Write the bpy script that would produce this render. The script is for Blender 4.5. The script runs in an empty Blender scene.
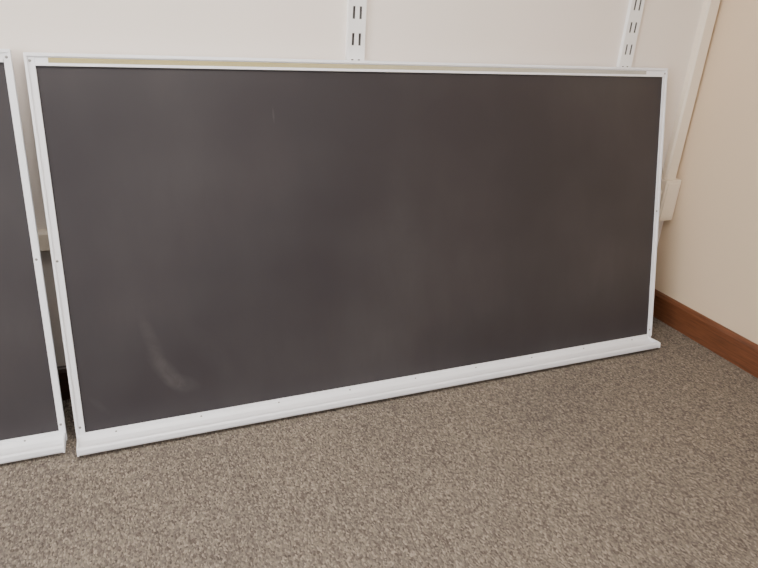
import bpy, bmesh, math
from mathutils import Vector, Matrix
S=bpy.context.scene; C=bpy.context.collection
F,CX,CY,CZ,YAW,PITCH,ROLL,LEAN,H=633.15,0.2039,-2.1948,1.3868,0.4119,0.4182,0.0616,0.2279,1.222
W=2.445; WY=0.02; XR=2.685; CEIL=2.7

# ---------------- materials ----------------
def mat(name):
    m=bpy.data.materials.new(name); m.use_nodes=True
    nt=m.node_tree; return m,nt,nt.nodes['Principled BSDF']
def N(nt,t,**k):
    n=nt.nodes.new(t)
    for a,v in k.items(): setattr(n,a,v)
    return n
def srgb(r,g,b):
    f=lambda c:(c/255/12.92) if c/255<=.04045 else ((c/255+.055)/1.055)**2.4
    return (f(r),f(g),f(b),1)
def mixc(nt,fac,a,b,blend='MIX'):
    n=N(nt,'ShaderNodeMix',data_type='RGBA',blend_type=blend)
    for s,v in ((n.inputs[0],fac),(n.inputs[6],a),(n.inputs[7],b)):
        if isinstance(v,bpy.types.NodeSocket): nt.links.new(v,s)
        else: s.default_value=v
    return n.outputs[2]
def mth(nt,op,*a,clamp=False):
    n=N(nt,'ShaderNodeMath',operation=op,use_clamp=clamp)
    for i,v in enumerate(a):
        if isinstance(v,bpy.types.NodeSocket): nt.links.new(v,n.inputs[i])
        else: n.inputs[i].default_value=v
    return n.outputs[0]
def noise(nt,co,scale,detail=2,rough=.5,dist=0):
    n=N(nt,'ShaderNodeTexNoise'); n.inputs['Scale'].default_value=scale; n.inputs['Distortion'].default_value=dist
    n.inputs['Detail'].default_value=detail; n.inputs['Roughness'].default_value=rough
    nt.links.new(co,n.inputs['Vector']); return n.outputs['Fac']
def coord(nt): return N(nt,'ShaderNodeTexCoord').outputs['Object']
def bump(nt,b,h,st,d=.001):
    n=N(nt,'ShaderNodeBump'); n.inputs['Strength'].default_value=st; n.inputs['Distance'].default_value=d
    nt.links.new(h,n.inputs['Height']); nt.links.new(n.outputs[0],b.inputs['Normal'])
def ramp(nt,fac,stops):
    n=N(nt,'ShaderNodeValToRGB'); r=n.color_ramp
    while len(r.elements)<len(stops): r.elements.new(.5)
    for e,(p,c) in zip(r.elements,stops): e.position=p; e.color=c
    nt.links.new(fac,n.inputs[0]); return n.outputs[0]

def paint(name,c,var=.06,rough=.6,bs=.15,sc=180):
    m,nt,b=mat(name); co=coord(nt)
    lo=tuple(x*(1-var) for x in c[:3])+(1,)
    nt.links.new(mixc(nt,noise(nt,co,2.2,4),lo,c),b.inputs['Base Color'])
    b.inputs['Roughness'].default_value=rough
    bump(nt,b,noise(nt,co,sc,3),bs); return m
M_wall=paint('painted_wall_cream',srgb(242,232,223),.04)
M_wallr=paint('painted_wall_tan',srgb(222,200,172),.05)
M_ceil=paint('ceiling_white',srgb(235,233,228))
M_white=paint('white_enamel_aluminium',srgb(243,244,249),.04,.35,.03,60)
M_stand=paint('white_steel_standard',srgb(245,245,245),.03,.4,.03)
M_race=paint('cream_raceway',srgb(240,228,210),.04,.42,.03)
M_dark=paint('slot_dark',srgb(100,96,94),.1,.8,.1)
M_screw=paint('screw_steel',srgb(150,148,145),.1,.35,.1); M_screw.node_tree.nodes['Principled BSDF'].inputs['Metallic'].default_value=.7
M_back=paint('hardboard_backing',srgb(120,90,60),.2,.85,.3)

def cork():
    # cork map rail: tan at one end, worn and chalk-dusted grey toward the other
    m,nt,b=mat('cork_map_rail'); co=coord(nt)
    sp=N(nt,'ShaderNodeSeparateXYZ'); nt.links.new(co,sp.inputs[0])
    t=mth(nt,'DIVIDE',mth(nt,'SUBTRACT',sp.outputs[0],.7),1.3,clamp=True)
    c=mixc(nt,t,srgb(176,164,118),srgb(184,180,170))
    c=mixc(nt,1.0,c,ramp(nt,noise(nt,co,300,3,.7),[(.3,(.88,.88,.88,1)),(.7,(1.06,1.06,1.06,1))]),'MULTIPLY')
    nt.links.new(c,b.inputs['Base Color']); b.inputs['Roughness'].default_value=.8
    return m
M_cork=cork()

def wood(name,k):
    m,nt,b=mat(name); co=coord(nt)
    mp=N(nt,'ShaderNodeMapping'); mp.inputs['Scale'].default_value=(3,3,60); nt.links.new(co,mp.inputs[0])
    g=noise(nt,mp.outputs[0],2.5,6,.6)
    q=lambda a,b_,c_: srgb(a*k,b_*k,c_*k)
    nt.links.new(ramp(nt,g,[(.3,q(84,49,31)),(.6,q(114,70,46)),(.8,q(128,81,55))]),b.inputs['Base Color'])
    b.inputs['Roughness'].default_value=.38; bump(nt,b,g,.15); return m
M_wood=wood('stained_oak',1); M_wood_shade=wood('stained_oak_shaded',.62)  # second copy: same oak, shade behind the boards put into its colour

def carpet():
    m,nt,b=mat('loop_carpet'); co=coord(nt)
    mp=N(nt,'ShaderNodeMapping'); mp.inputs['Rotation'].default_value=(0,0,.5); mp.inputs['Scale'].default_value=(1,.55,1); nt.links.new(co,mp.inputs[0])
    v=N(nt,'ShaderNodeTexVoronoi'); v.inputs['Scale'].default_value=230; nt.links.new(mp.outputs[0],v.inputs['Vector'])
    sep=N(nt,'ShaderNodeSeparateColor'); nt.links.new(v.outputs['Color'],sep.inputs[0])
    c=ramp(nt,sep.outputs[0],[(0,srgb(88,81,76)),(.4,srgb(115,107,99)),(.75,srgb(129,120,110)),(1,srgb(155,145,132))])
    n2=noise(nt,co,75,4,.7)
    c=mixc(nt,1.0,c,ramp(nt,n2,[(.35,(.82,.82,.83,1)),(.65,(1.12,1.11,1.09,1))]),'MULTIPLY')
    n3=noise(nt,co,2.0,3,.5)
    c=mixc(nt,1.0,c,ramp(nt,n3,[(.3,(.92,.92,.93,1)),(.7,(1.05,1.04,1.02,1))]),'MULTIPLY')
    nt.links.new(c,b.inputs['Base Color']); b.inputs['Roughness'].default_value=.95
    b.inputs['Specular IOR Level'].default_value=.1
    bump(nt,b,mth(nt,'SUBTRACT',n2,mth(nt,'MULTIPLY',v.outputs['Distance'],.6)),.6,.004); return m
M_carpet=carpet()

def slate():
    m,nt,b=mat('chalkboard_surface'); co=coord(nt)
    base=srgb(50,46,49)
    haze=noise(nt,co,1.5,3,.5)
    mp=N(nt,'ShaderNodeMapping'); mp.inputs['Scale'].default_value=(5,1,1.6); mp.inputs['Rotation'].default_value=(0,.35,0); nt.links.new(co,mp.inputs[0])
    wipe=noise(nt,mp.outputs[0],1.8,5,.6)
    f=mth(nt,'MULTIPLY',mth(nt,'SUBTRACT',haze,.38,clamp=True),mth(nt,'ADD',wipe,.2)); f=mth(nt,'MULTIPLY',f,.17)
    brk=ramp(nt,noise(nt,co,16,5,.7,1.2),[(.35,(0,0,0,1)),(.65,(1,1,1,1))])
    sp=N(nt,'ShaderNodeSeparateXYZ'); nt.links.new(co,sp.inputs[0]); X,Z=sp.outputs[0],sp.outputs[2]
    def smear(cx,cz,ang,a,bb,amp):
        # soft elongated chalk smudge
        dx=mth(nt,'SUBTRACT',X,cx); dz=mth(nt,'SUBTRACT',Z,cz); ca,sa=math.cos(ang),math.sin(ang)
        p=mth(nt,'DIVIDE',mth(nt,'ADD',mth(nt,'MULTIPLY',dx,ca),mth(nt,'MULTIPLY',dz,sa)),a)
        q=mth(nt,'DIVIDE',mth(nt,'SUBTRACT',mth(nt,'MULTIPLY',dz,ca),mth(nt,'MULTIPLY',dx,sa)),bb)
        k=mth(nt,'SUBTRACT',1,mth(nt,'ADD',mth(nt,'MULTIPLY',p,p),mth(nt,'MULTIPLY',q,q)),clamp=True)
        return mth(nt,'MULTIPLY',k,mth(nt,'MULTIPLY',mth(nt,'ADD',mth(nt,'MULTIPLY',brk,.6),.4),amp))
    tot=f
    for a in ((.265,.30,-1.3,.13,.026,.032),(.30,.20,-1.0,.11,.034,.042),(.345,.155,-.4,.07,.032,.036),(.45,.25,-1.0,.14,.05,.012),(.08,.12,-.9,.05,.014,.02),
              (.72,1.04,-1.55,.03,.004,.06),(1.2,.6,-1.4,.3,.08,.012)):
        tot=mth(nt,'ADD',tot,smear(*a))
    nt.links.new(mixc(nt,tot,base,srgb(190,184,180)),b.inputs['Base Color'])
    b.inputs['Roughness'].default_value=.48; b.inputs['Specular IOR Level'].default_value=.38
    bump(nt,b,noise(nt,co,350,2),.06,.0005); return m
M_slate=slate()

# ---------------- geometry helpers ----------------
def link(o,parent=None):
    C.objects.link(o)
    if parent: o.parent=parent
    return o
def box(name,x0,x1,y0,y1,z0,z1,m,parent=None,bev=0):
    me=bpy.data.meshes.new(name); bm=bmesh.new()
    bmesh.ops.create_cube(bm,size=1)
    for v in bm.verts:
        v.co=Vector(((x0+x1)/2+v.co.x*(x1-x0),(y0+y1)/2+v.co.y*(y1-y0),(z0+z1)/2+v.co.z*(z1-z0)))
    if bev: bmesh.ops.bevel(bm,geom=bm.edges[:],offset=bev,segments=2,affect='EDGES',profile=.7)
    bm.to_mesh(me); bm.free(); me.materials.append(m)
    return link(bpy.data.objects.new(name,me),parent)
def extrude(name,prof,a0,a1,axis,m,parent=None,smooth=False):
    me=bpy.data.meshes.new(name); vs=[]
    for a in (a0,a1):
        for p,q in prof: vs.append((a,p,q) if axis=='x' else ((p,a,q) if axis=='y' else (p,q,a)))
    n=len(prof); fs=[(i,(i+1)%n,n+(i+1)%n,n+i) for i in range(n)]+[tuple(range(n))[::-1],tuple(range(n,2*n))]
    me.from_pydata(vs,[],fs); bm=bmesh.new(); bm.from_mesh(me); bmesh.ops.recalc_face_normals(bm,faces=bm.faces); bm.to_mesh(me); bm.free()
    me.materials.append(m)
    return link(bpy.data.objects.new(name,me),parent)
def screw(name,x,y,z,r,parent):
    me=bpy.data.meshes.new(name); bm=bmesh.new()
    bmesh.ops.create_uvsphere(bm,u_segments=12,v_segments=6,radius=r)
    for v in bm.verts: v.co=Vector((v.co.x+x,v.co.y*.45+y,v.co.z+z))
    bm.to_mesh(me); bm.free(); me.materials.append(M_screw)
    return link(bpy.data.objects.new(name,me),parent)
def empty(name,loc=(0,0,0),rot=(0,0,0)):
    e=bpy.data.objects.new(name,None); e.empty_display_size=.1; e.location=loc; e.rotation_euler=rot; C.objects.link(e); return e

# ---------------- room ----------------
box('floor',-4.2,XR+.1,-5,WY+.1,-.1,0,M_carpet)
box('wall_back',-4.2,XR+.1,WY,WY+.1,0,CEIL,M_wall)
box('wall_right',XR,XR+.1,-5,WY,0,CEIL,M_wallr)
box('ceiling',-4.2,XR+.1,-5,WY+.1,CEIL,CEIL+.1,M_ceil)
bh=.132
extrude('baseboard_right',[(XR,0),(XR-.018,0),(XR-.018,bh-.02),(XR-.012,bh-.006),(XR-.006,bh),(XR,bh)],-5,WY,'y',M_wood)
extrude('baseboard_back',[(WY,0),(WY-.018,0),(WY-.018,bh-.02),(WY-.012,bh-.006),(WY-.006,bh),(WY,bh)],-4.2,XR-.018,'x',M_wood_shade)

# ---------------- chalkboards ----------------
def chalkboard(x_off,lean=LEAN,tend=.022):
    e=empty('chalkboard',(x_off,-H*math.sin(lean)-.02,.007),(-lean,0,0))
    fr=.027; frr=.020; T=.020; tr=.036
    box('hardboard_back',.004,W-.004,.012,T-.002,.012,H-.006,M_back,e)
    box('writing_surface',fr-.008,W-frr+.008,.005,.013,.02,H-.03,M_slate,e)
    for nm,a,b,o0,o1 in (('frame_left',0,fr,0,.008),('frame_right',W-frr,W,W-.007,W)):
        box(nm,a,b,0,T,0,H,M_white,e,.0015)
        box(nm+'_bead',o0,o1,-.004,.001,.03,H,M_white,e,.001)
    box('frame_top',fr,W-frr,.001,T,H-tr,H,M_white,e,.0012)
    box('frame_top_lip',0,W,-.005,.002,H-.010,H,M_white,e,.0015)
    box('frame_top_lower_lip',fr,W-frr,-.004,.002,H-tr,H-tr+.008,M_white,e,.001)
    box('cork_map_rail',fr+.035,W-fr-.09,-.0015,.003,H-tr+.009,H-.013,M_cork,e)
    box('frame_bottom',fr,W-frr,.001,T,0,.038,M_white,e,.0012)
    pr=[(0.001,.032),(-.004,.032),(-.006,.026),(-.016,.016),(-.032,.010),(-.049,.009),(-.058,.012),(-.064,.019),(-.071,.019),(-.075,.013),(-.074,-.001),(-.070,-.007),(-.055,-.006),(0.001,.001)]
    extrude('chalk_tray',pr,.006,W-tend,'x',M_white,e)
    for nm,a in (('tray_cap_left',.002),('tray_cap_right',W-tend-.002)):
        extrude(nm,[(0,.031),(-.016,.027),(-.064,.021),(-.076,.017),(-.076,-.005),(-.070,-.009),(0,-.001)],a,a+.005,'x',M_white,e)
    k=0
    for x in (.014,W-.012):
        for z in (.06,H*.5,H-.022):
            k+=1; screw('screw_%d'%k,x,-.0005,z,.0042,e)
    for i in range(9):
        k+=1; screw('screw_%d'%k,.12+i*(W-.24)/8,-.0055,.027,.0035,e)
    return e
chalkboard(-.006)
chalkboard(-W-.038,.197,.006)

# ---------------- shelf standards ----------------
def standard(x,w):
    e=empty('slotted_shelf_standard',(x,WY,0))
    y0=-.016; z0=1.10; z1=2.45
    box('flange_left',-w/2,-w/2+.003,y0,0,z0,z1,M_stand,e)
    box('flange_right',w/2-.003,w/2,y0,0,z0,z1,M_stand,e)
    box('channel_floor',-w/2+.003,w/2-.003,-.003,0,z0,z1,M_dark,e)
    sw=.009; gx=w*.19
    xs=[-w/2,-gx-sw/2,-gx+sw/2,gx-sw/2,gx+sw/2,w/2]
    for nm,a,b in (('web_left',xs[0],xs[1]),('web_mid',xs[2],xs[3]),('web_right',xs[4],xs[5])):
        box(nm,a,b,y0-.002,y0,z0,z1,M_stand,e)
    p=.085; z=z0+.015; i=0
    box('bridge_base',xs[1],xs[4],y0-.002,y0,z0,z,M_stand,e)
    while z<z1:
        zt=min(z+p-.040,z1)
        for nm,a,b in (('l',xs[1],xs[2]),('r',xs[3],xs[4])):
            box('bridge_%s_%d'%(nm,i),a,b,y0-.002,y0,z,zt,M_stand,e)
        z+=p; i+=1
standard(1.022,.064)
standard(2.228,.064)

# ---------------- raceway + box ----------------
e=empty('wiring_raceway',(0,WY,0))
xc=2.632
extrude('vertical_duct',[(xc-.034,0),(xc-.034,-.022),(xc-.026,-.03),(xc+.026,-.03),(xc+.034,-.022),(xc+.034,0)],.66,CEIL,'z',M_race,e)
box('outlet_box',xc-.048,xc+.046,-.052,0,.50,.70,M_race,e,.006)
box('outlet_cover',xc-.038,xc+.036,-.056,-.050,.515,.685,M_race,e,.003)
extrude('horizontal_duct',[(0,.580),(-.03,.580),(-.038,.588),(-.038,.642),(-.03,.650),(0,.650)],-4.2,xc-.04,'x',M_race,e)

# ---------------- lights ----------------
def area(name,loc,target,sx,sy,power,col):
    l=bpy.data.lights.new(name,'AREA'); l.shape='RECTANGLE'; l.size=sx; l.size_y=sy; l.energy=power; l.color=col
    o=bpy.data.objects.new(name,l); o.location=loc
    o.rotation_euler=(Vector(target)-Vector(loc)).to_track_quat('-Z','Y').to_euler(); C.objects.link(o)
area('window_daylight',(-3.6,-3.2,1.6),(1.2,0,1.0),2.2,1.6,135,(.98,.98,1))
def fill_panel(x,y):  # glowing panel out of view, added to brighten the room from above
    e=empty('added_ceiling_fill',(x,y,CEIL))
    m,nt,b=mat('fill_emitter'); b.inputs['Emission Color'].default_value=(1,.95,.89,1); b.inputs['Emission Strength'].default_value=28; b.inputs['Base Color'].default_value=(.9,.9,.9,1)
    box('fill_panel_frame',-.62,.62,-.32,.32,-.03,0,M_ceil,e)
    box('fill_panel_glow',-.58,.58,-.28,.28,-.036,-.030,m,e)
fill_panel(.5,-1.35); fill_panel(-1.9,-1.35)

w=bpy.data.worlds.new('World'); S.world=w; w.use_nodes=True
bg=w.node_tree.nodes['Background']; bg.inputs[0].default_value=(1,.985,.98,1); bg.inputs[1].default_value=.95

# ---------------- camera ----------------
cy,sy,cp,sp=math.cos(YAW),math.sin(YAW),math.cos(PITCH),math.sin(PITCH)
f=Vector((sy*cp,cy*cp,-sp)); r=Vector((cy,-sy,0)); u=r.cross(f)
c,s=math.cos(ROLL),math.sin(ROLL); r2=r*c+u*s; u2=-r*s+u*c
cd=bpy.data.cameras.new('camera'); cam=bpy.data.objects.new('camera',cd); C.objects.link(cam)
cd.sensor_width=36; cd.lens=F/758*36; cd.clip_start=.05
M=Matrix((r2,u2,-f)).transposed().to_4x4(); M.translation=Vector((CX,CY,CZ)); cam.matrix_world=M
S.camera=cam
